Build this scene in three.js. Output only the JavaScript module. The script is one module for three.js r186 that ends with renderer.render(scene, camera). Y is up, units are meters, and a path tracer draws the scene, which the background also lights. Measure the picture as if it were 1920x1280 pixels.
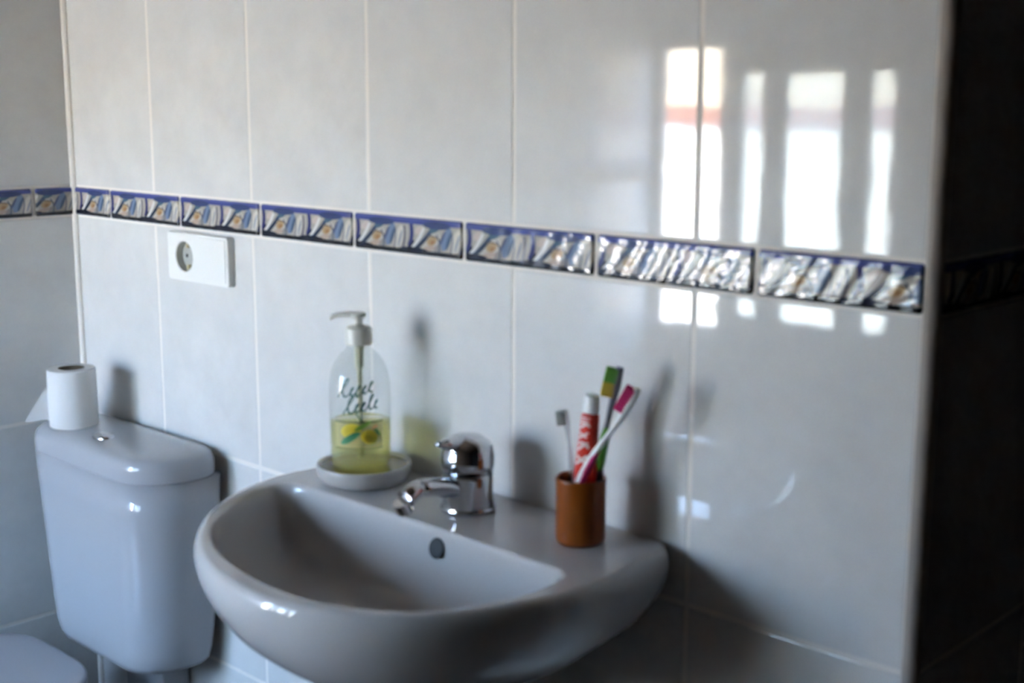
import * as THREE from 'three';
import { RoundedBoxGeometry } from 'three/addons/geometries/RoundedBoxGeometry.js';
import { mergeGeometries } from 'three/addons/utils/BufferGeometryUtils.js';
import { ImprovedNoise } from 'three/addons/math/ImprovedNoise.js';

// ---------------------------------------------------------------- camera, sky, sun, exposure
const scene = new THREE.Scene();
const renderer = new THREE.WebGLRenderer({ antialias: true });
renderer.toneMapping = THREE.LinearToneMapping;
renderer.toneMappingExposure = 20.5;
renderer.shadowMap.enabled = true;

const EYE = new THREE.Vector3(1.8377, 1.2916, 1.0639), YAW = 0.7598, PITCH = 0.1802, ROLL = 0.0028, FOCAL = 2447.2;
const camera = new THREE.PerspectiveCamera(2 * Math.atan(640 / FOCAL) * 180 / Math.PI, 1920 / 1280, 0.02, 80);
{
  const fw = new THREE.Vector3(-Math.sin(YAW) * Math.cos(PITCH), -Math.sin(PITCH), -Math.cos(YAW) * Math.cos(PITCH));
  const r = new THREE.Vector3().crossVectors(fw, new THREE.Vector3(0, 1, 0)).normalize(), u = new THREE.Vector3().crossVectors(r, fw);
  camera.position.copy(EYE);
  camera.up.copy(u.clone().multiplyScalar(Math.cos(ROLL)).addScaledVector(r, -Math.sin(ROLL)));
  camera.lookAt(EYE.clone().add(fw));
}
camera.focus = 12; camera.userData.fStop = 9; // the photograph is softly out of focus
scene.add(camera);

{ // clear blue sky, paler towards the horizon
  const W = 64, H = 64, d = new Float32Array(W * H * 4);
  for (let j = 0; j < H; j++) {
    const el = Math.max(0, ((j + 0.5) / H - 0.5) * 2), k = Math.pow(1 - el, 2.2);
    for (let i = 0; i < W; i++) {
      const o = (j * W + i) * 4;
      d[o] = 0.98 + 0.80 * k; d[o + 1] = 1.70 + 0.74 * k; d[o + 2] = 3.05 + 0.45 * k; d[o + 3] = 1;
    }
  }
  const t = new THREE.DataTexture(d, W, H, THREE.RGBAFormat, THREE.FloatType);
  t.mapping = THREE.EquirectangularReflectionMapping; t.magFilter = THREE.LinearFilter; t.needsUpdate = true;
  scene.background = t;
}
const sun = new THREE.DirectionalLight(new THREE.Color(1.0, 0.86, 0.64), 6.4);
sun.position.set(-5, 9, -7); sun.target.position.set(-3, 0, 8);
sun.castShadow = true;
Object.assign(sun.shadow.camera, { left: -16, right: 16, top: 14, bottom: -14, near: 0.5, far: 50 });
sun.shadow.mapSize.set(2048, 2048);
scene.add(sun, sun.target);

// ---------------------------------------------------------------- helpers
let seed = 20240611;
const rnd = () => { seed = (seed * 1664525 + 1013904223) >>> 0; return seed / 4294967296; };
const noise = new ImprovedNoise();
const lerp = (a, b, t) => a + (b - a) * t;
const counts = {};
function numbered(name) { const n = counts[name] = (counts[name] ?? -1) + 1; return n ? name + '_' + String(n).padStart(3, '0') : name; }
function shade(m) { m.castShadow = true; m.receiveShadow = true; return m; }
function mesh(name, geo, mat, parent, pos, rot) {
  const m = shade(new THREE.Mesh(geo, mat)); m.name = parent === scene ? numbered(name) : name;
  if (pos) m.position.set(...pos);
  if (rot) m.rotation.set(...rot);
  parent.add(m); return m;
}
function part(name, geo, mat, parent, pos, rot) { // numbered within its parent
  const n = parent.children.filter((c) => c.name.replace(/_\d{3}$/, '') === name).length;
  return mesh(n ? name + '_' + String(n).padStart(3, '0') : name, geo, mat, parent, pos, rot);
}
function thing(name, label, category, pos = [0, 0, 0], group) {
  const g = new THREE.Group(); g.name = numbered(name); g.position.set(...pos); g.userData = { label, category };
  if (group) g.userData.group = group;
  scene.add(g); return g;
}
function structure(name, label) { const g = new THREE.Group(); g.name = name; g.userData = { kind: 'structure' }; if (label) g.userData.label = label; scene.add(g); return g; }
const box = (x0, x1, y0, y1, z0, z1) => new THREE.BoxGeometry(x1 - x0, y1 - y0, z1 - z0).translate((x0 + x1) / 2, (y0 + y1) / 2, (z0 + z1) / 2);
const rbox = (x0, x1, y0, y1, z0, z1, r = 0.003, s = 3) => new RoundedBoxGeometry(x1 - x0, y1 - y0, z1 - z0, s, r).translate((x0 + x1) / 2, (y0 + y1) / 2, (z0 + z1) / 2);
const lathe = (pts, n = 48) => new THREE.LatheGeometry(pts.map(([r, y]) => new THREE.Vector2(r, y)), n);
const V = (x, y, z) => new THREE.Vector3(x, y, z);
function strip(g) { const o = g.index ? g.toNonIndexed() : g; for (const k of Object.keys(o.attributes)) if (!['position', 'normal', 'uv'].includes(k)) o.deleteAttribute(k); return o; }
const merge = (...gs) => mergeGeometries(gs.map(strip));
// a skin through rings of points, every ring the same length; caps close the ends
function loft(rings, capStart = true, capEnd = true) {
  const n = rings[0].length, p = [], uv = [], ix = [];
  rings.forEach((r, j) => r.forEach((v, i) => { p.push(v.x, v.y, v.z); uv.push(i / n, j / (rings.length - 1)); }));
  for (let j = 0; j + 1 < rings.length; j++) for (let i = 0; i < n; i++) {
    const a = j * n + i, b = j * n + (i + 1) % n, c = a + n, d = b + n;
    ix.push(a, c, b, b, c, d);
  }
  const cap = (j, flip) => {
    const c = rings[j].reduce((s, v) => s.add(v), V(0, 0, 0)).divideScalar(n), k = p.length / 3; p.push(c.x, c.y, c.z); uv.push(0.5, 0.5);
    for (let i = 0; i < n; i++) { const a = j * n + i, b = j * n + (i + 1) % n; flip ? ix.push(k, b, a) : ix.push(k, a, b); }
  };
  if (capStart) cap(0, false);
  if (capEnd) cap(rings.length - 1, true);
  const g = new THREE.BufferGeometry();
  g.setAttribute('position', new THREE.Float32BufferAttribute(p, 3)); g.setAttribute('uv', new THREE.Float32BufferAttribute(uv, 2));
  g.setIndex(ix); g.computeVertexNormals(); return g;
}
// tube with its own radius along a curve, optionally flattened
function taper(points, radii, n = 40, m = 14, flat = 1, flatDir = V(0, 0, 1)) {
  const c = new THREE.CatmullRomCurve3(points), rings = [];
  for (let j = 0; j <= n; j++) {
    const t = j / n, o = c.getPoint(t), tg = c.getTangent(t), a = flatDir.clone().addScaledVector(tg, -flatDir.dot(tg)).normalize(), b = new THREE.Vector3().crossVectors(tg, a);
    const f = t * (radii.length - 1), k = Math.min(radii.length - 2, Math.floor(f)), r = lerp(radii[k], radii[k + 1], f - k), ring = [];
    for (let i = 0; i < m; i++) { const w = -i / m * Math.PI * 2; ring.push(o.clone().addScaledVector(a, Math.cos(w) * r * flat).addScaledVector(b, Math.sin(w) * r)); }
    rings.push(ring);
  }
  return loft(rings.reverse());
}
function roundRect(x0, x1, z0, z1, rb, rf, n = 10) { // outline seen from above, back corners rb, front corners rf
  const out = [], arc = (cx, cz, r, a0) => { for (let i = 0; i <= n; i++) { const a = a0 + i / n * Math.PI / 2; out.push([cx + Math.cos(a) * r, cz + Math.sin(a) * r]); } };
  arc(x1 - rf, z1 - rf, rf, 0); arc(x0 + rf, z1 - rf, rf, Math.PI / 2); arc(x0 + rb, z0 + rb, rb, Math.PI); arc(x1 - rb, z0 + rb, rb, Math.PI * 1.5);
  return out;
}
function dataTexture(n, fn, srgb) { // fn(u, v) gives r, g, b in 0..1; periodic
  const d = new Uint8Array(n * n * 4);
  for (let j = 0; j < n; j++) for (let i = 0; i < n; i++) { const c = fn(i / n, j / n), o = (j * n + i) * 4; for (let k = 0; k < 3; k++) d[o + k] = Math.max(0, Math.min(255, Math.round(c[k] * 255))); d[o + 3] = 255; }
  const t = new THREE.DataTexture(d, n, n); t.wrapS = t.wrapT = THREE.RepeatWrapping; t.magFilter = THREE.LinearFilter; t.minFilter = THREE.LinearMipmapLinearFilter; t.generateMipmaps = true;
  if (srgb) t.colorSpace = THREE.SRGBColorSpace;
  t.needsUpdate = true; return t;
}
function pnoise(u, v, f, z) { // periodic noise
  const s = (a, b) => noise.noise(a * f, b * f, z);
  return (s(u, v) * (1 - u) * (1 - v) + s(u - 1, v) * u * (1 - v) + s(u, v - 1) * (1 - u) * v + s(u - 1, v - 1) * u * v);
}

// ---------------------------------------------------------------- materials
const cloud = (u, v) => 0.6 * pnoise(u, v, 7, 1.3) + 0.35 * pnoise(u, v, 17, 4.1) + 0.2 * pnoise(u, v, 43, 7.7);
const tileMap = dataTexture(512, (u, v) => { const c = 0.835 + 0.05 * cloud(u, v); return [c, c * 0.99, c * 0.972]; }, true);
const tileBump = dataTexture(512, (u, v) => { const c = 0.5 + 0.30 * pnoise(u, v, 11, 2.2) + 0.16 * pnoise(u, v, 31, 5.5) + 0.05 * pnoise(u, v, 80, 9.5); return [c, c, c]; });
for (const t of [tileMap, tileBump]) t.repeat.set(2, 2); // uv in metres, pattern of half a metre
const std = (o) => new THREE.MeshStandardMaterial(o), phys = (o) => new THREE.MeshPhysicalMaterial(o), rgb = (r, g, b) => new THREE.Color().setRGB(r, g, b);
const M = {
  tile: phys({ map: tileMap, bumpMap: tileBump, bumpScale: 0.00012, roughness: 0.045, specularIntensity: 0.9 }),
  grout: std({ color: rgb(0.78, 0.73, 0.67), roughness: 0.9 }),
  trim: phys({ color: rgb(0.45, 0.40, 0.35), roughness: 0.3 }),
  paint: std({ color: rgb(0.34, 0.26, 0.19), roughness: 0.9 }),
  darkWood: std({ color: rgb(0.014, 0.009, 0.006), roughness: 0.5 }),
  floor: std({ color: rgb(0.08, 0.045, 0.03), roughness: 0.45 }),
  ceramic: phys({ color: rgb(0.54, 0.515, 0.50), roughness: 0.03 }),
  toiletCeramicDimmed: phys({ color: rgb(0.38, 0.378, 0.388), roughness: 0.03 }),  // basin ceramic made darker: lens fall-off at the corner put into the colour
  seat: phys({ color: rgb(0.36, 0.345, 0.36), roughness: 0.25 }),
  chrome: std({ color: rgb(0.58, 0.59, 0.62), metalness: 1, roughness: 0.07 }),
  dark: std({ color: rgb(0.01, 0.01, 0.012), roughness: 0.6 }),
  plastic: phys({ color: rgb(0.80, 0.79, 0.75), roughness: 0.35 }),
  plasticGrey: phys({ color: rgb(0.42, 0.42, 0.38), roughness: 0.5 }),
  brass: std({ color: rgb(0.5, 0.42, 0.25), metalness: 1, roughness: 0.35 }),
  frame: phys({ color: rgb(0.36, 0.35, 0.34), roughness: 0.4 }),
  paper: std({ color: rgb(0.68, 0.67, 0.65), roughness: 0.95 }),
  card: std({ color: rgb(0.16, 0.12, 0.08), roughness: 0.95 }),
  sheet: phys({ color: rgb(0.62, 0.61, 0.60), roughness: 0.95, transmission: 0.4, thickness: 0, side: THREE.DoubleSide }),
  bottle: phys({ color: rgb(0.91, 0.925, 0.92), transmission: 1, thickness: 0, roughness: 0.03, ior: 1.5 }),
  soap: phys({ color: rgb(0.94, 0.90, 0.52), transmission: 0.8, thickness: 0, roughness: 0.25, ior: 1.34 }),
  causticTint: phys({ color: rgb(0.20, 0.16, 0.05), roughness: 0.2 }),  // olive tone of the light cast through the soap bottle
  pump: phys({ color: rgb(0.74, 0.72, 0.64), roughness: 0.3, transmission: 0.1, thickness: 0 }),
  dipTube: phys({ color: rgb(0.80, 0.78, 0.58), roughness: 0.3, transmission: 0.3, thickness: 0 }),
  dish: phys({ color: rgb(0.47, 0.45, 0.43), roughness: 0.25 }),
  cup: phys({ color: rgb(0.22, 0.052, 0.004), roughness: 0.3, specularIntensity: 0.6 }),
  red: phys({ color: rgb(0.62, 0.035, 0.02), roughness: 0.3 }),
  white: phys({ color: rgb(0.82, 0.82, 0.80), roughness: 0.3 }),
  magenta: phys({ color: rgb(0.50, 0.012, 0.13), roughness: 0.35 }),
  magentaBristle: std({ color: rgb(0.58, 0.02, 0.15), roughness: 0.8 }),
  green: phys({ color: rgb(0.10, 0.30, 0.03), roughness: 0.35 }),
  greenBristle: std({ color: rgb(0.16, 0.42, 0.06), roughness: 0.8 }),
  yellowBristle: std({ color: rgb(0.70, 0.52, 0.06), roughness: 0.8 }),
  blueBristle: std({ color: rgb(0.12, 0.24, 0.50), roughness: 0.8 }),
  paleBristle: phys({ color: rgb(0.55, 0.60, 0.57), roughness: 0.6, transmission: 0.5, thickness: 0 }),
  smoke: phys({ color: rgb(0.16, 0.16, 0.18), roughness: 0.3 }),
  pale: phys({ color: rgb(0.84, 0.86, 0.88), roughness: 0.15, transmission: 0.85, thickness: 0 }),
  frosted: phys({ color: rgb(0.80, 0.83, 0.80), transmission: 1, thickness: 0, roughness: 0.5 }),
  render: std({ color: rgb(0.86, 0.80, 0.71), roughness: 0.95 }),
  cream: std({ color: rgb(0.60, 0.48, 0.32), roughness: 0.95 }),
  terracotta: std({ color: rgb(0.24, 0.07, 0.035), roughness: 0.95 }),
  added_plinth: std({ color: rgb(0.26, 0.17, 0.11), roughness: 0.95 }),
  paving: std({ color: rgb(0.26, 0.20, 0.15), roughness: 0.95 }),
};

// listello print: two repeats of a leaf-and-flower scroll between a blue band and a dark line
function listelloCanvas() {
  const W = 1024, H = 238, c = document.createElement('canvas'); c.width = W; c.height = H;
  const g = c.getContext('2d'), K = (color) => { g.fillStyle = g.strokeStyle = color; };
  K('#aaa398'); g.fillRect(0, 0, W, H); g.lineCap = 'round';
  const blob = (color, x, y, rx, ry, a) => { K(color); g.beginPath(); g.ellipse(x, y, rx, ry, a, 0, 7); g.fill(); };
  const line = (color, w, x0, y0, x1, y1, x2, y2) => { K(color); g.lineWidth = w; g.beginPath(); g.moveTo(x0, y0); g.quadraticCurveTo(x1, y1, x2, y2); g.stroke(); };
  for (let s = 0; s < 2; s++) {
    g.save(); g.translate(s * W / 2, 0);
    blob('#b9b1a6', 205, 150, 110, 62, -0.5); blob('#8f8a86', 300, 176, 60, 26, -0.3);
    blob('#70809a', 356, 118, 36, 80, 0.42); blob('#46586f', 376, 128, 14, 62, 0.42); blob('#4a5470', 318, 116, 10, 56, 0.5);
    blob('#c9c2b6', 440, 130, 34, 80, 0.35); blob('#8a8f9a', 448, 140, 9, 60, 0.38);
    blob('#ad926d', 226, 138, 46, 28, -0.35); blob('#9c7652', 232, 146, 22, 14, -0.35); blob('#b09c8c', 206, 186, 54, 17, -0.2);
    blob('#c3b3a8', 112, 76, 44, 26, -0.4);
    line('#33386a', 34, 22, 176, 56, 120, 40, 46); line('#22283c', 16, 4, 204, 40, 176, 62, 150);
    line('#d8d6d2', 22, 34, 208, 100, 154, 152, 66); line('#3d4a60', 32, 62, 210, 150, 150, 240, 52); line('#1f2836', 12, 58, 212, 130, 168, 190, 112);
    blob('#4c6475', 252, 58, 52, 24, -0.4); line('#46566a', 10, 270, 96, 306, 150, 288, 206); line('#555d70', 9, 402, 70, 420, 130, 392, 206); line('#5a5148', 7, 176, 112, 250, 96, 300, 130);
    line('#3a3f58', 14, 488, 60, 500, 140, 470, 206);
    g.restore();
  }
  K('#474f8a'); g.fillRect(0, 0, W, 40); K('#3b476f'); for (let s = 0; s < 2; s++) { g.beginPath(); g.ellipse(s * 512 + 270, 38, 120, 24, 0, 0, 7); g.fill(); }
  K('#646ca4'); g.fillRect(0, 4, W, 8);
  K('#14161f'); g.fillRect(0, H - 34, W, 34); K('#1d2030'); for (let s = 0; s < 2; s++) { g.beginPath(); g.ellipse(s * 512 + 60, H - 32, 130, 18, 0, 0, 7); g.fill(); }
  const t = new THREE.CanvasTexture(c); t.wrapS = t.wrapT = THREE.RepeatWrapping; t.colorSpace = THREE.SRGBColorSpace; return t;
}
const listelloRelief = dataTexture(512, (u, v) => { // slanting ridges of the moulded scroll, a little uneven
  const n = pnoise(u, v, 9, 3.3), m = pnoise(u, v, 21, 6.1), c = 0.5 + 0.24 * Math.sin(2 * Math.PI * (8 * u - v + 0.35 * n)) + 0.22 * n + 0.12 * m; return [c, c, c];
});
M.listello = phys({ map: listelloCanvas(), bumpMap: listelloRelief, bumpScale: 0.0011, roughness: 0.06, specularIntensity: 0.9 });

// ---------------------------------------------------------------- the room's setting
const XL = -0.1637, XR = 1.3235, ZF = 1.55, TOP = 2.4, G = 0.006;
const ROWS = [[0, 0.1107], [0.1107, 0.4438], [0.4438, 0.7769], [0.7769, 1.1101], [1.1566, 1.4897], [1.4897, 1.8228], [1.8228, 2.1559], [2.1559, TOP]];
const BORDER = [1.1101, 1.1566], bandH = BORDER[1] - BORDER[0];
const tileShapes = new Map();
function tileGeo(w, h) { // glazed tile, pillowed edge, uv in metres with a few variants of grain
  const key = w.toFixed(4) + h.toFixed(4) + Math.floor(rnd() * 4);
  if (!tileShapes.has(key)) {
    const b = 0.0009, s = new THREE.Shape([new THREE.Vector2(b, b), new THREE.Vector2(w - b, b), new THREE.Vector2(w - b, h - b), new THREE.Vector2(b, h - b)]);
    const g = new THREE.ExtrudeGeometry(s, { depth: 0.005, bevelEnabled: true, bevelThickness: b, bevelSize: b, bevelSegments: 2, steps: 1 }).translate(0, 0, -0.005 - b);
    const uv = g.attributes.uv, ou = rnd(), ov = rnd(); for (let i = 0; i < uv.count; i++) uv.setXY(i, uv.getX(i) + ou, uv.getY(i) + ov);
    tileShapes.set(key, g);
  }
  return tileShapes.get(key);
}
function bandGeo(w, off) { // border tile, cushioned front; off: where along the print this piece starts
  const h = bandH - 0.002, g = new RoundedBoxGeometry(w, h, 0.012, 3, 0.0032), p = g.attributes.position, uv = g.attributes.uv;
  for (let i = 0; i < p.count; i++) uv.setXY(i, (p.getX(i) + w / 2 + off) / 0.2, p.getY(i) / h + 0.5);
  return g.translate(w / 2, h / 2 + 0.001, -0.0025);
}
// tile one face: along(s) runs from s0 to s1, at = function giving position and turn of a piece at distance s
function tileFace(wall, cuts, bandCuts, place) {
  for (const [y0, y1] of ROWS) for (let i = 0; i + 1 < cuts.length; i++) {
    const w = cuts[i + 1] - cuts[i] - G, h = y1 - y0 - G;
    if (w > 0.01) place(part('tile', tileGeo(w, h), M.tile, wall), cuts[i] + G / 2, y0 + G / 2);
  }
  for (let i = 0; i + 1 < bandCuts.length; i++) {
    const w = bandCuts[i + 1][0] - bandCuts[i][0] - 0.0065;
    if (w > 0.01) place(part('border_tile', bandGeo(w, bandCuts[i][1]), M.listello, wall), bandCuts[i][0] + 0.00325, BORDER[0]);
  }
}
const wallBack = structure('wall_back');
part('grout', merge(box(XL - 0.13, XR - 0.0015, 0, TOP, -0.13, -0.0006), box(XR - 0.0015, XR + 0.0088, 0, TOP, -0.13, -0.012)), M.grout, wallBack);
tileFace(wallBack, [XL + 0.004, 0.0791, 0.3291, 0.5791, 0.8291, 1.0791, XR], [[XL + 0.002, 0.086], [-0.0498, 0], [0.1502, 0], [0.3502, 0], [0.5502, 0], [0.7502, 0], [0.9502, 0], [1.1502, 0], [XR + 0.001, 0]],
  (m, s, y) => m.position.set(s, y, 0));

const wallLeft = structure('wall_left');
part('grout', box(XL - 0.13, XL - 0.0006, 0, TOP, 0, ZF), M.grout, wallLeft);
tileFace(wallLeft, [0.004, 0.25, 0.5, 0.75, 1.0, 1.25, 1.5, ZF], [[0.002, 0.128], [0.072, 0], [0.272, 0], [0.472, 0], [0.672, 0], [0.872, 0], [1.072, 0], [1.272, 0], [1.472, 0], [ZF, 0]],
  (m, s, y) => { // runs from the corner towards the window: mirrored print order kept by turning the piece
    m.geometry.computeBoundingBox(); m.rotation.y = Math.PI / 2; m.position.set(XL, y, s + m.geometry.boundingBox.max.x);
  });

const wallReturn = structure('wall_right');
part('grout', box(XR - 0.10, XR + 0.0088, 0, TOP, -1.5, -0.13), M.grout, wallReturn);
tileFace(wallReturn, [0.0115, 0.25, 0.5, 0.75, 1.0, 1.25, 1.5], [[0.0115, 0], [0.2, 0], [0.4, 0], [0.6, 0], [0.8, 0], [1.0, 0], [1.2, 0], [1.4, 0], [1.5, 0]],
  (m, s, y) => { m.rotation.y = Math.PI / 2; m.geometry.computeBoundingBox(); m.position.set(XR + 0.01, y, -s); });

{ // rounded white corner strip on the outside corner, and the sealed joint in the inside corner
  const s = new THREE.Shape(); s.moveTo(-0.001, -0.011); s.lineTo(-0.001, 0.0008); s.absarc(-0.0005, -0.0105, 0.0113, Math.PI / 2, 0, true); s.lineTo(-0.001, -0.011);
  const g = new THREE.ExtrudeGeometry(s, { depth: TOP, bevelEnabled: false, curveSegments: 10 }).rotateX(-Math.PI / 2);
  const p = g.attributes.position; // the profile's y became -z: turn it back so that the round faces the room
  for (let i = 0; i < p.count; i++) p.setZ(i, -p.getZ(i));
  const ix = g.index; if (!ix) { for (const k of ['position', 'normal', 'uv']) { const a = g.attributes[k], n = a.itemSize; for (let i = 0; i < a.count; i += 3) for (let q = 0; q < n; q++) { const t = a.array[(i + 1) * n + q]; a.array[(i + 1) * n + q] = a.array[(i + 2) * n + q]; a.array[(i + 2) * n + q] = t; } } }
  g.computeVertexNormals();
  const t = mesh('trim_1', g, M.trim, scene, [XR + 0.0005, 0, 0]); t.userData.kind = 'structure';
  const b = mesh('trim_2', new THREE.CylinderGeometry(0.006, 0.006, TOP, 10).translate(XL + 0.001, TOP / 2, 0.001), M.grout, scene); b.userData.kind = 'structure';
}

mesh('floor', box(XL - 0.13, 2.62, -0.12, 0, -1.62, ZF + 0.1), M.floor, scene).userData.kind = 'structure';
mesh('ceiling', box(XL - 0.13, 2.62, TOP, TOP + 0.12, -1.62, ZF + 0.1), M.paint, scene).userData.kind = 'structure';
mesh('wall_far', box(XR - 0.1, 2.62, 0, TOP, -1.62, -1.5), M.darkWood, scene).userData.kind = 'structure';
mesh('wall_side', box(2.5, 2.62, 0, TOP, -1.5, ZF), M.darkWood, scene).userData.kind = 'structure';

// window wall behind the photographer: opening from x -0.26 to 0.58
const WX0 = -0.26, WX1 = 0.52, WY0 = 0.70, WY1 = 1.48;
mesh('wall_front', merge(box(WX1, 2.62, 0, TOP, ZF, ZF + 0.1), box(XL - 0.13, WX0, 0, TOP, ZF, ZF + 0.1), box(WX0, WX1, 0, WY0, ZF, ZF + 0.1), box(WX0, WX1, WY1, TOP, ZF, ZF + 0.1)), M.paint, scene).userData.kind = 'structure';
{
  const w = structure('window_1'), A0 = 0.756, A1 = 1.4215, B0 = 0.794, B1 = 1.362, z0 = ZF, z1 = ZF + 0.018, ax = -0.137, bx = 0.034, F0 = 0.758, F1 = 1.40;
  part('window_frame', merge(box(WX0, ax, WY0, WY1, z0, z1), box(bx, 0.058, WY0, WY1, z0, z1), box(ax, bx, WY0, A0, z0, z1), box(ax, bx, A1, WY1, z0, z1), box(0.058, WX1, WY0, F0, z0, z1), box(0.058, WX1, F1, WY1, z0, z1), box(0.505, WX1, F0, F1, z0, z1)), M.frame, w);
  const sash = part('sash', merge(rbox(0.058, 0.095, F0, F1, z0, z1), rbox(0.478, 0.505, F0, F1, z0, z1), rbox(0.095, 0.478, F0, B0, z0, z1), rbox(0.095, 0.478, B1, F1, z0, z1)), M.frame, w);
  part('glazing_bar', rbox(0.147, 0.210, B0, B1, z0 + 0.001, z1), M.frame, sash);
  part('glazing_bar', rbox(0.352, 0.422, B0, B1, z0 + 0.001, z1), M.frame, sash);
  for (const [a, b] of [[0.095, 0.147], [0.210, 0.352], [0.422, 0.478]]) part('pane', box(a, b, B0, B1, z0 + 0.008, z0 + 0.012), M.frosted, sash);
}
// what the window looks out on: the rendered house across the yard, in the sun
{
  const o = structure('outside_house', 'sunlit house front across the yard'), Z = ZF + 7;
  part('lower_wall', box(-16, 10, -0.75, 1.11, Z, Z + 0.3), M.render, o);
  part('added_plinth', box(-16, 10, -3, -0.75, Z - 0.05, Z + 0.3), M.added_plinth, o);  // unseen dark base, added to dim and warm light on the upper tiles
  part('roof_band', box(-16, 10, 1.11, 1.275, Z - 0.06, Z + 0.3), M.terracotta, o);
  part('upper_wall', box(-16, 10, 1.275, 1.8, Z, Z + 0.3), M.cream, o);
  mesh('outside_ground', box(-16, 10, -3.1, -3, ZF + 0.1, Z + 0.3), M.paving, scene).userData.kind = 'structure';
}

// ---------------------------------------------------------------- washbasin
const SX = 0.8165, RIM = 0.84;
{
  const t = thing('washbasin', 'white ceramic washbasin on the tiled wall with a D-shaped bowl', 'sink', [SX, 0, 0]);
  const N = 120, cz = 0.20;
  const poly = (pts) => { // radius of an outline for every direction from (0, cz)
    const out = [];
    for (let i = 0; i < N; i++) {
      const a = -i / N * Math.PI * 2, dx = Math.cos(a), dz = Math.sin(a); let best = 0;
      for (let k = 0; k < pts.length; k++) {
        const [x0, q0] = pts[k], [x1, q1] = pts[(k + 1) % pts.length], z0 = q0 - cz, z1 = q1 - cz, ex = x1 - x0, ez = z1 - z0, den = dx * ez - dz * ex;
        if (Math.abs(den) < 1e-12) continue;
        const r = (x0 * ez - z0 * ex) / den, s = (x0 * dz - z0 * dx) / den;
        if (r > 0 && s >= -1e-9 && s <= 1 + 1e-9) best = Math.max(best, r);
      }
      out.push([dx * best, cz + dz * best]);
    }
    return out;
  };
  const front = (a, zc, zf, n) => { const o = []; for (let i = 0; i <= 60; i++) { const w = i / 60 * Math.PI, c = Math.cos(w), s = Math.sin(w); o.push([a * Math.sign(c) * Math.abs(c) ** (2 / n), zc + (zf - zc) * s ** (2 / n)]); } return o.map(([x, z]) => [x, z + 0.35 * x * z]); };
  const corner = (x, z, r, a0) => { const o = []; for (let i = 0; i <= 8; i++) { const w = a0 + i / 8 * Math.PI / 2; o.push([x + Math.cos(w) * r, z + Math.sin(w) * r]); } return o; };
  const outer = poly([...front(0.2650, 0.12, 0.388, 2.05), [-0.2600, 0.08], ...corner(-0.228, 0.026, 0.025, Math.PI), ...corner(0.228, 0.026, 0.025, Math.PI * 1.5), [0.2600, 0.08]]);
  const inner = poly([...front(0.2275, 0.170, 0.3595, 2.2), ...corner(-0.200, 0.167, 0.025, Math.PI), [-0.1, 0.1395], [0, 0.139], [0.1, 0.1400], ...corner(0.200, 0.169, 0.025, Math.PI * 1.5)]);
  const ring = (o, s, y, sz) => o.map(([x, z]) => V(x * s, y, Math.max(0.001, sz + (z - sz) * s)));
  const rings = [];
  for (const [s, y] of [[0.10, 0.686], [0.30, 0.687], [0.45, 0.691], [0.58, 0.700], [0.70, 0.715], [0.81, 0.737], [0.90, 0.761], [0.955, 0.783], [0.985, 0.801], [0.999, 0.815], [1.002, 0.825], [0.996, 0.8325], [0.987, 0.837], [0.975, 0.8395], [0.962, 0.84]]) rings.push(ring(outer, s, y, 0.11));
  for (const [s, y] of [[1.045, 0.84], [1.025, 0.8394], [1.008, 0.837], [0.996, 0.8325], [0.987, 0.826], [0.977, 0.816], [0.960, 0.8], [0.93, 0.783], [0.87, 0.765], [0.77, 0.75], [0.62, 0.74], [0.42, 0.734], [0.22, 0.731], [0.10, 0.73]]) rings.push(ring(inner, s, y, 0.23));
  part('basin', loft(rings), M.ceramic, t);
  const pr = []; // pedestal, oval column flaring to its foot
  for (const [a, b, y] of [[0.105, 0.095, 0], [0.105, 0.095, 0.03], [0.09, 0.08, 0.10], [0.08, 0.072, 0.35], [0.088, 0.08, 0.55], [0.105, 0.10, 0.66], [0.112, 0.102, 0.692]]) {
    const o = []; for (let i = 0; i < 48; i++) { const w = -i / 48 * Math.PI * 2; o.push(V(Math.cos(w) * a, y, 0.125 + Math.sin(w) * b)); } pr.push(o);
  }
  part('pedestal', loft(pr), M.ceramic, t);
  const ov = part('overflow_hole', lathe([[0, 0.0016], [0.0085, 0.0016], [0.0112, 0.0008], [0.0115, 0]], 28), M.dark, t, [0.0350, 0.8192, 0.1432], [Math.PI / 2 - 0.28, 0, 0]);
  ov.userData.label = 'dark round overflow hole';
  part('drain', lathe([[0, 0.002], [0.018, 0.002], [0.022, 0.001], [0.0225, 0]], 32), M.chrome, t, [0, 0.7295, 0.23]).userData.label = 'chrome drain';
}

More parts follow.
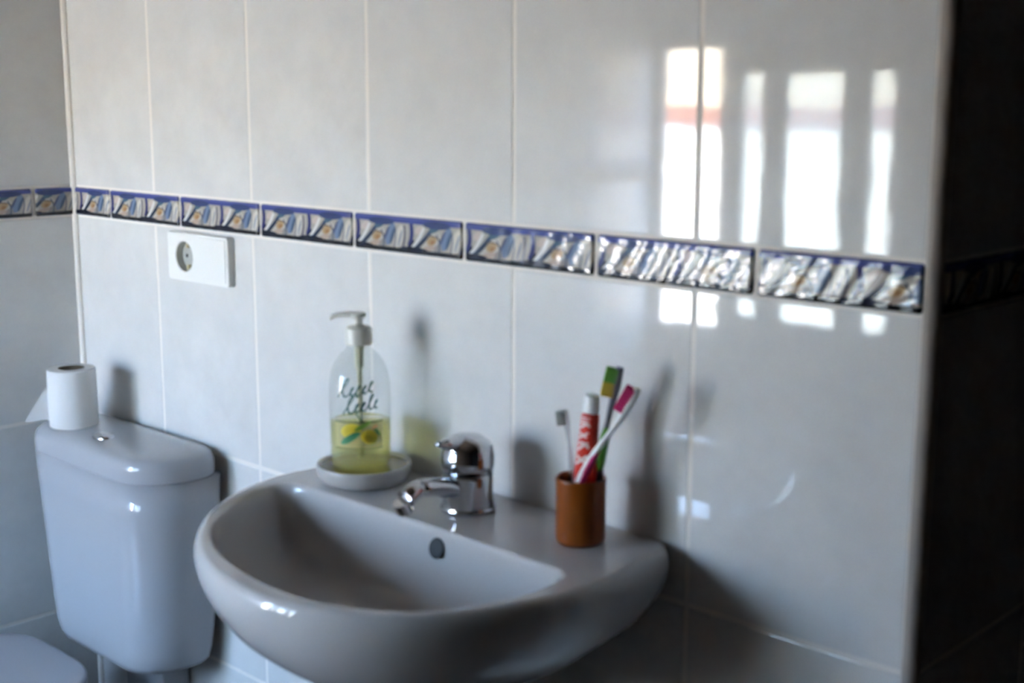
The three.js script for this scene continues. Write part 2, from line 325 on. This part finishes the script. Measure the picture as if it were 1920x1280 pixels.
// ---------------------------------------------------------------- mixer tap
{
  const t = thing('mixer_tap', 'small chrome mixer tap at the back of the basin', 'tap', [0.8236, RIM, 0.068]); t.scale.set(1.18, 1.04, 1.13);
  part('tap_body', lathe([[0, 0], [0.0272, 0], [0.0275, 0.004], [0.0255, 0.0065], [0.0248, 0.030], [0.0252, 0.040], [0.0240, 0.044], [0, 0.044]], 40), M.chrome, t);
  part('spout', taper([V(0, 0.026, 0.012), V(-0.001, 0.034, 0.040), V(-0.002, 0.037, 0.066), V(-0.002, 0.030, 0.082)], [0.0125, 0.0105, 0.0095, 0.0098], 30, 18), M.chrome, t);
  part('aerator', new THREE.CylinderGeometry(0.0088, 0.0085, 0.012, 24), M.chrome, t, [-0.002, 0.023, 0.085], [0.45, 0, 0]);
  const h = part('handle', lathe([[0, 0.044], [0.0250, 0.044], [0.0268, 0.052], [0.0262, 0.064], [0.0220, 0.076], [0.0130, 0.083], [0, 0.085]], 40), M.chrome, t);
  part('lever', taper([V(0, 0.074, 0.008), V(0, 0.078, 0.024), V(0, 0.081, 0.042)], [0.012, 0.0085, 0.0065, 0.003], 20, 16, 1, V(1, 0, 0)), M.chrome, h);
}

// ---------------------------------------------------------------- soap dish and bottle
{
  const t = thing('soap_dish', 'round white soap dish under the soap bottle', 'soap dish', [0.6520, RIM, 0.0760]); t.scale.set(1.08, 1.12, 1.08);
  part('dish', lathe([[0, 0.0005], [0.042, 0.0005], [0.0480, 0.003], [0.0520, 0.010], [0.0535, 0.0175], [0.0530, 0.0205], [0.0515, 0.0210], [0.0500, 0.0200], [0.0480, 0.0165], [0.044, 0.0150], [0, 0.0150]], 56), M.dish, t);
  part('painted_caustic', lathe([[0, 0.0150], [0.0440, 0.0152], [0.0485, 0.0172], [0.0480, 0.0176], [0.043, 0.0162], [0, 0.0160]], 48), M.causticTint, t).userData.label = 'brownish disc painted as light falling through the soap';  // thin disc whose colour stands in for the caustic under the bottle
}
const toCamera = Math.atan2(EYE.x - 0.645, EYE.z - 0.0675);
{
  const t = thing('soap_bottle', 'clear pump bottle of yellow liquid soap standing in the dish', 'bottle', [0.6450, RIM + 0.0184, 0.0750]); t.scale.set(1.02, 0.945, 1.02);
  const outline = [[0, 0], [0.031, 0], [0.0345, 0.0025], [0.0362, 0.008], [0.0362, 0.022], [0.0355, 0.026], [0.0362, 0.030], [0.0365, 0.060], [0.0365, 0.100], [0.0358, 0.112], [0.0335, 0.124], [0.0290, 0.136], [0.0225, 0.146], [0.0160, 0.152], [0.0138, 0.156], [0.0138, 0.164]];
  part('bottle_body', lathe(outline, 64), M.bottle, t);
  part('liquid_soap', lathe([[0, 0.0015], [0.031, 0.0015], [0.0345, 0.007], [0.0347, 0.022], [0.034, 0.026], [0.0347, 0.030], [0.0352, 0.060], [0, 0.060]], 56), M.soap, t).userData.label = 'yellow liquid soap';
  // print on the front: green script above lemons and leaves
  const W = 512, H = 640, c = document.createElement('canvas'); c.width = W; c.height = H; const g = c.getContext('2d');
  g.clearRect(0, 0, W, H); g.lineCap = 'round'; g.lineJoin = 'round';
  const script = (x, y, k, loops) => { g.save(); g.translate(x, y); g.rotate(-0.16); g.transform(1, 0, -0.45, 1, 0, 0); g.beginPath(); let q = 0; g.moveTo(0, 0); for (const [dx, up, dn] of loops) { g.bezierCurveTo(q + dx * 0.3 * k, -up * k * 0.4, q + dx * 0.9 * k, -up * k, q + dx * 0.55 * k, -up * k); g.bezierCurveTo(q + dx * 0.1 * k, -up * k, q + dx * 0.3 * k, dn * k, q + dx * k, 0); q += dx * k; } g.stroke(); g.restore(); };
  g.strokeStyle = 'rgba(52,92,84,0.85)'; g.lineWidth = 15;
  script(96, 160, 1.2, [[70, 105, 30], [38, 46, 14], [40, 50, 50], [36, 44, 12], [42, 60, 12]]);
  script(140, 285, 1.2, [[62, 100, 24], [38, 48, 12], [40, 50, 14], [44, 90, 12], [38, 46, 10]]);
  g.strokeStyle = 'rgba(70,105,72,0.85)'; g.lineWidth = 12; g.beginPath(); g.moveTo(236, 262); g.quadraticCurveTo(250, 310, 290, 350); g.stroke();
  g.fillStyle = 'rgba(70,80,48,0.8)'; g.fillRect(60, 342, 392, 13);
  g.fillStyle = 'rgba(200,192,136,0.55)'; g.fillRect(60, 355, 392, 185);
  g.fillStyle = '#d0b92c'; g.beginPath(); g.ellipse(196, 412, 80, 52, -0.25, 0, 7); g.fill(); g.beginPath(); g.ellipse(336, 462, 66, 54, 0.4, 0, 7); g.fill();
  g.fillStyle = '#b8a020'; g.beginPath(); g.ellipse(326, 476, 36, 28, 0.4, 0, 7); g.fill();
  g.fillStyle = '#6a9132'; g.beginPath(); g.ellipse(286, 378, 70, 18, -0.5, 0, 7); g.fill();
  g.fillStyle = '#2f7a56'; g.beginPath(); g.ellipse(190, 470, 88, 26, -0.55, 0, 7); g.fill();
  g.fillStyle = '#5c8a36'; g.beginPath(); g.ellipse(398, 430, 42, 15, 0.9, 0, 7); g.fill();
  g.fillStyle = '#c98a5c'; g.beginPath(); g.ellipse(376, 390, 26, 13, -0.4, 0, 7); g.fill();
  g.fillStyle = 'rgba(110,108,60,0.7)'; g.fillRect(60, 545, 392, 14);
  const tx = new THREE.CanvasTexture(c); tx.colorSpace = THREE.SRGBColorSpace;
  const arc = 2.2, lg = new THREE.CylinderGeometry(0.0369, 0.0369, 0.108, 40, 1, true, toCamera - arc / 2 - 0.05, arc).translate(0, 0.070, 0);
  part('printed_label', lg, phys({ map: tx, transparent: true, roughness: 0.4, side: THREE.DoubleSide }), t).userData.label = 'printed green script and lemons';
  const p = part('pump', lathe([[0, 0.158], [0.0162, 0.158], [0.0165, 0.160], [0.0160, 0.178], [0.0140, 0.181], [0.0065, 0.182], [0.0052, 0.184], [0.0050, 0.191], [0.0085, 0.1925], [0.0090, 0.196], [0.0080, 0.1985], [0, 0.199]], 36), M.pump, t);
  const dir = V(-0.78, 0, 0.62).normalize();
  part('nozzle', taper([V(0, 0.1955, 0), dir.clone().multiplyScalar(0.016).setY(0.196), dir.clone().multiplyScalar(0.030).setY(0.1935), dir.clone().multiplyScalar(0.034).setY(0.1895)], [0.0045, 0.0036, 0.003, 0.0022], 20, 12), M.pump, p);
  part('dip_tube', new THREE.CylinderGeometry(0.0034, 0.0034, 0.148, 14).translate(0, 0.084, 0), M.dipTube, p);
  part('pump_housing', new THREE.CylinderGeometry(0.0062, 0.0052, 0.030, 18).translate(0, 0.143, 0), M.dipTube, p);
}

// ---------------------------------------------------------------- toothbrush cup and what stands in it
const CUP = [0.9872, RIM, 0.0639];
{
  const t = thing('toothbrush_cup', 'amber brown cylindrical cup holding toothbrushes on the basin edge', 'cup', CUP);
  part('cup_wall', lathe([[0, 0.0003], [0.0225, 0.0003], [0.0252, 0.002], [0.0262, 0.006], [0.0262, 0.064], [0.0266, 0.067], [0.0264, 0.0695], [0.0252, 0.0705], [0.0240, 0.0695], [0.0234, 0.066], [0.0230, 0.008], [0.0205, 0.0055], [0, 0.005]], 56), M.cup, t);
}
{
  const t = thing('toothpaste_tube', 'red toothpaste tube with a white cap standing in the brown cup', 'toothpaste', [CUP[0] - 0.004, RIM + 0.0058, CUP[2] - 0.004]);
  t.rotation.set(0.0, 0.35, -0.078);
  const W = 256, H = 1024, c = document.createElement('canvas'); c.width = W; c.height = H; const g = c.getContext('2d');
  g.fillStyle = '#d2301c'; g.fillRect(0, 0, W, H); g.fillStyle = '#a81c18'; g.fillRect(0, 0, W, 60);
  g.strokeStyle = '#e6d9d2'; g.lineCap = 'round'; g.lineWidth = 13;
  for (let k = 0; k < 2; k++) { const ox = k * 128 + 30; for (let i = 0; i < 6; i++) { const y = 170 + i * 66; g.beginPath(); g.moveTo(ox, y + 34); g.lineTo(ox + 42, y - 8); if (i % 2) { g.moveTo(ox + 2, y); g.lineTo(ox + 36, y + 20); } else { g.moveTo(ox + 4, y + 4); g.quadraticCurveTo(ox + 24, y - 22, ox + 46, y + 14); } g.stroke(); } }
  g.fillStyle = '#dcd6d0'; for (let k = 0; k < 2; k++) { g.beginPath(); g.moveTo(k * 128 + 8, 560); g.quadraticCurveTo(k * 128 + 40, 640, k * 128 + 64, 740); g.lineTo(k * 128 + 4, 700); g.fill(); }
  const tx = new THREE.CanvasTexture(c); tx.colorSpace = THREE.SRGBColorSpace; tx.wrapS = THREE.RepeatWrapping;
  const rings = []; for (const [rx, rz, y] of [[0.0150, 0.0012, 0], [0.0150, 0.0012, 0.006], [0.0144, 0.0042, 0.030], [0.0125, 0.0072, 0.066], [0.0105, 0.0090, 0.100], [0.0098, 0.0094, 0.124], [0.0094, 0.0092, 0.130], [0.0060, 0.0060, 0.134]]) {
    const o = []; for (let i = 0; i < 36; i++) { const w = -i / 36 * Math.PI * 2; o.push(V(Math.cos(w) * rx, y, Math.sin(w) * rz)); } rings.push(o);
  }
  part('tube', loft(rings), phys({ map: tx, roughness: 0.3 }), t);
  part('cap', lathe([[0, 0.133], [0.0086, 0.133], [0.0088, 0.1345], [0.0080, 0.150], [0.0074, 0.1525], [0, 0.1528]], 28), M.white, t).userData.label = 'white cap';
}
function toothbrush(label, pts, o) { // pts from the foot of the handle to the tip of the head, in metres
  const base = pts[0].clone(), t = thing('toothbrush', label, 'toothbrush', base.toArray(), 'toothbrushes in the brown cup'), P = pts.map((p) => p.clone().sub(base)), c = new THREE.CatmullRomCurve3(P);
  part('handle', taper(P, o.radii, 60, 14, o.flat ?? 1, o.side), o.handle, t);
  if (o.grip) { const q = []; for (let i = 0; i <= 8; i++) q.push(c.getPoint(lerp(o.grip[0], o.grip[1], i / 8)).addScaledVector(o.gripTo, 0.0012)); part('grip', taper(q, [0.002, o.gripR, o.gripR, o.gripR * 0.9, 0.0015], 30, 14), o.gripMat, t); }
  const n = o.bristles.length;
  o.bristles.forEach((mat, k) => { // tufts standing on the head
    const gs = [], a = lerp(o.head[0], o.head[1], k / n), b = lerp(o.head[0], o.head[1], (k + 1) / n), rows = Math.max(2, Math.round(8 / n));
    for (let i = 0; i < rows; i++) for (let j = -1; j <= 1; j++) {
      const p = c.getPoint(lerp(a, b, (i + 0.5) / rows)), tg = c.getTangent(lerp(a, b, (i + 0.5) / rows)), up = o.to.clone().addScaledVector(tg, -o.to.dot(tg)).normalize(), sd = new THREE.Vector3().crossVectors(tg, up);
      const g = new THREE.CylinderGeometry(0.0019, 0.0016, o.len, 7).translate(0, o.len / 2, 0).applyQuaternion(new THREE.Quaternion().setFromUnitVectors(V(0, 1, 0), up));
      const q = p.addScaledVector(sd, j * 0.0034).addScaledVector(up, 0.001); gs.push(g.translate(q.x, q.y, q.z));
    }
    part('bristles', merge(...gs), mat, t);
  });
  return t;
}
toothbrush('white and magenta toothbrush leaning right out of the brown cup', [V(0.9811, 0.8508, 0.0782), V(0.9903, 0.8963, 0.0757), V(1.0087, 0.9361, 0.0721), V(1.0291, 0.9658, 0.069), V(1.0434, 0.9873, 0.0659), V(1.0588, 1.0139, 0.0629)],
  { radii: [0.0040, 0.0048, 0.0050, 0.0040, 0.0026, 0.0036, 0.0050, 0.0036], handle: M.white, grip: [0.06, 0.52], gripR: 0.0048, gripTo: V(0.75, -0.5, -0.1), gripMat: M.magenta, head: [0.80, 0.985], bristles: [M.magentaBristle], len: 0.0105, to: V(-0.8, 0.35, 0.4), side: V(0, 0, 1) });
toothbrush('green toothbrush with green and yellow bristles behind the toothpaste', [V(0.9841, 0.8508, 0.0506), V(0.9944, 0.8963, 0.0486), V(1.002, 0.9372, 0.0486), V(1.0097, 0.975, 0.0475), V(1.0158, 1.0016, 0.0465), V(1.022, 1.0282, 0.0455)],
  { radii: [0.0042, 0.0050, 0.0052, 0.0040, 0.0028, 0.0036, 0.0052, 0.0038], handle: M.smoke, grip: [0.25, 0.56], gripR: 0.0056, gripTo: V(0.3, -0.2, 0.5), gripMat: M.green, head: [0.76, 0.985], bristles: [M.yellowBristle, M.greenBristle], len: 0.0125, to: V(-0.75, 0.1, 0.65), side: V(0, 0, 1) });
toothbrush('pale translucent toothbrush leaning left beside the toothpaste', [V(0.9729, 0.8502, 0.0537), V(0.9708, 0.8911, 0.0567), V(0.9688, 0.9218, 0.0588), V(0.9668, 0.9443, 0.0598), V(0.9647, 0.9607, 0.0608), V(0.9627, 0.977, 0.0619)],
  { radii: [0.0036, 0.0040, 0.0040, 0.0032, 0.0022, 0.0028, 0.0038, 0.003], handle: M.pale, head: [0.82, 0.985], bristles: [M.paleBristle], len: 0.009, to: V(-0.8, 0.1, 0.5), side: V(0, 0, 1) });

// ---------------------------------------------------------------- toilet with its cistern
{
  const t = thing('toilet', 'white toilet with a low cistern in the corner left of the basin', 'toilet', [0.0725, 0, 0]);
  const rr = (x0, x1, z0, z1, rb, rf, y) => roundRect(x0, x1, z0, z1, rb, rf).reverse().map(([x, z]) => V(x, y, z)), K = 0.178;
  const body = []; // x from the middle of the cistern
  for (const [d, y] of [[0.060, 0.440], [0.044, 0.442], [0.033, 0.448], [0.026, 0.459], [0.021, 0.479], [0.017, 0.52], [0.010, 0.61], [0.003, 0.70], [0, 0.753]]) body.push(rr(-K - 0.020 + d * 0.75, K - d * 1.5, 0.004 + d * 0.2, 0.142 - d * 0.6, 0.022, 0.076 - d * 0.3, y));
  part('cistern', loft(body), M.toiletCeramicDimmed, t);
  const lid = [];
  for (const [d, y] of [[0.004, 0.7535], [0.0006, 0.7542], [-0.0006, 0.756], [-0.0008, 0.772], [0.0008, 0.7795], [0.0045, 0.7858], [0.0105, 0.7895], [0.020, 0.7920], [0.040, 0.7937], [0.056, 0.7942]]) { const e = Math.min(d, 0.05); lid.push(rr(-K - 0.020 + d, K - d, Math.max(0.003, 0.004 + e * 0.8), 0.142 - e, Math.max(0.012, 0.045 - d * 0.4), Math.max(0.014, 0.076 - d), y)); }
  part('cistern_lid', loft(lid), M.toiletCeramicDimmed, t);
  const b = part('flush_button', lathe([[0, 0.005], [0.013, 0.0045], [0.0175, 0.003], [0.0185, 0.0], [0.0185, -0.004], [0, -0.004]], 32), M.chrome, t, [-0.006, 0.7932, 0.098]); b.scale.set(1.1, 1, 0.8); b.userData.label = 'chrome flush button';
  // bowl with a shelf under the cistern
  const oval = (w0, w1, z0, z1, y, ox = 0, back = 0.7) => { const o = []; for (let i = 0; i < 64; i++) { const a = -i / 64 * Math.PI * 2, c = Math.cos(a), s = Math.sin(a), zc = lerp(z0, z1, 0.5), w = s < 0 ? lerp(w1, w0, (-s) ** 1.6) : w1; o.push(V(ox + Math.sign(c) * Math.abs(c) ** (s < 0 ? back : 0.95) * w, y, s < 0 ? zc + s * (zc - z0) : zc + s * (z1 - zc))); } return o; };
  part('bowl', loft([oval(0.08, 0.09, 0.14, 0.50, 0), oval(0.078, 0.085, 0.14, 0.49, 0.05), oval(0.075, 0.085, 0.13, 0.47, 0.16), oval(0.075, 0.12, 0.12, 0.53, 0.28), oval(0.08, 0.155, 0.15, 0.58, 0.37), oval(0.12, 0.166, 0.19, 0.592, 0.405, -0.02), oval(0.125, 0.168, 0.19, 0.592, 0.424, -0.02), oval(0.12, 0.162, 0.195, 0.585, 0.430, -0.02)]), M.toiletCeramicDimmed, t);
  part('cistern_foot', merge(rbox(-0.055, 0.055, 0.34, 0.445, 0.004, 0.055, 0.006), rbox(-0.05, 0.05, 0.30, 0.36, 0.004, 0.20, 0.006)), M.toiletCeramicDimmed, t);
  part('toilet_seat', loft([oval(0.155, 0.170, 0.178, 0.59, 0.431, -0.04, 0.45), oval(0.16, 0.176, 0.174, 0.598, 0.434, -0.04, 0.45), oval(0.16, 0.176, 0.174, 0.598, 0.445, -0.04, 0.45), oval(0.155, 0.170, 0.178, 0.592, 0.448, -0.04, 0.45)]), M.seat, t);
  part('toilet_lid', loft([oval(0.16, 0.174, 0.174, 0.596, 0.4495, -0.04, 0.45), oval(0.165, 0.180, 0.169, 0.602, 0.452, -0.04, 0.45), oval(0.165, 0.180, 0.169, 0.602, 0.460, -0.04, 0.45), oval(0.160, 0.176, 0.173, 0.598, 0.464, -0.04, 0.45), oval(0.145, 0.16, 0.19, 0.575, 0.466, -0.04, 0.5), oval(0.08, 0.11, 0.25, 0.52, 0.468, -0.04, 0.6)]), M.seat, t).userData.label = 'closed greyish lid';
}
{
  const t = thing('toilet_roll', 'white toilet paper roll standing on the cistern lid', 'toilet paper', [-0.036, 0.7930, 0.0905]); t.scale.set(0.95, 0.97, 0.95);
  part('paper', lathe([[0.0205, 0], [0.0375, 0], [0.0388, 0.0015], [0.0390, 0.046], [0.0388, 0.0925], [0.0375, 0.094], [0.0205, 0.094]], 56), M.paper, t);
  part('cardboard_core', lathe([[0.0192, 0.001], [0.0206, 0.001], [0.0206, 0.0945], [0.0192, 0.0945], [0.0192, 0.001]], 40), M.card, t).userData.label = 'brown cardboard core';
  const p = [], ix = [], U = 10, R = 12; // loose sheet leaving the roll on its left and falling to the lid
  for (let j = 0; j <= R; j++) for (let i = 0; i <= U; i++) {
    const u = i / U, v = j / R, a = -2.62, L = u * (0.012 + 0.046 * (1 - v)), x = Math.cos(a) * 0.0393 - L * 0.86, z = -Math.sin(a) * 0.0393 + L * 0.45 - 0.004 * Math.sin(u * 3);
    p.push(x, 0.001 + v * 0.074 * (1 - 0.18 * u) + 0.003 * Math.sin(u * 5), z);
  }
  for (let j = 0; j < R; j++) for (let i = 0; i < U; i++) { const a = j * (U + 1) + i; ix.push(a, a + 1, a + U + 1, a + 1, a + U + 2, a + U + 1); }
  const g = new THREE.BufferGeometry(); g.setAttribute('position', new THREE.Float32BufferAttribute(p, 3)); g.setIndex(ix); g.computeVertexNormals();
  part('loose_sheet', g, M.sheet, t).userData.label = 'loose thin sheet end';
}

// ---------------------------------------------------------------- wall socket
{
  const t = thing('wall_socket', 'white double wall plate with a round socket under the border', 'socket', [0.129, 1.033, 0]);
  const s = new THREE.Shape(); const w = 0.155, h = 0.072, r = 0.006;
  s.moveTo(r, 0); s.lineTo(w - r, 0); s.quadraticCurveTo(w, 0, w, r); s.lineTo(w, h - r); s.quadraticCurveTo(w, h, w - r, h); s.lineTo(r, h); s.quadraticCurveTo(0, h, 0, h - r); s.lineTo(0, r); s.quadraticCurveTo(0, 0, r, 0);
  const hole = new THREE.Path(); hole.absarc(0.044, h / 2, 0.0215, 0, Math.PI * 2, true); s.holes.push(hole);
  part('plate', new THREE.ExtrudeGeometry(s, { depth: 0.0095, bevelEnabled: true, bevelThickness: 0.0025, bevelSize: 0.002, bevelOffset: -0.002, bevelSegments: 3, curveSegments: 28 }), M.plastic, t);
  const well = part('socket_well', lathe([[0, 0.0006], [0.0195, 0.0006], [0.0205, 0.0016], [0.0213, 0.0112], [0.0219, 0.0112], [0.0219, 0.0004], [0, 0.0004]], 40).rotateX(Math.PI / 2), M.plasticGrey, t, [0.044, h / 2, 0]);
  for (const d of [-0.0095, 0.0095]) part('pin_hole', new THREE.CylinderGeometry(0.0026, 0.0026, 0.0006, 16).rotateX(Math.PI / 2), M.dark, well, [d, 0, 0.0009]);
  for (const d of [-1, 1]) part('earth_clip', rbox(-0.0025, 0.0025, -0.004, 0.004, 0, 0.006, 0.0008), M.brass, well, [0, d * 0.0165, 0.0012]);
  part('blank_panel', rbox(0.083, 0.150, 0.005, h - 0.005, 0.010, 0.0135, 0.0012), M.plastic, t);
}

renderer.render(scene, camera);
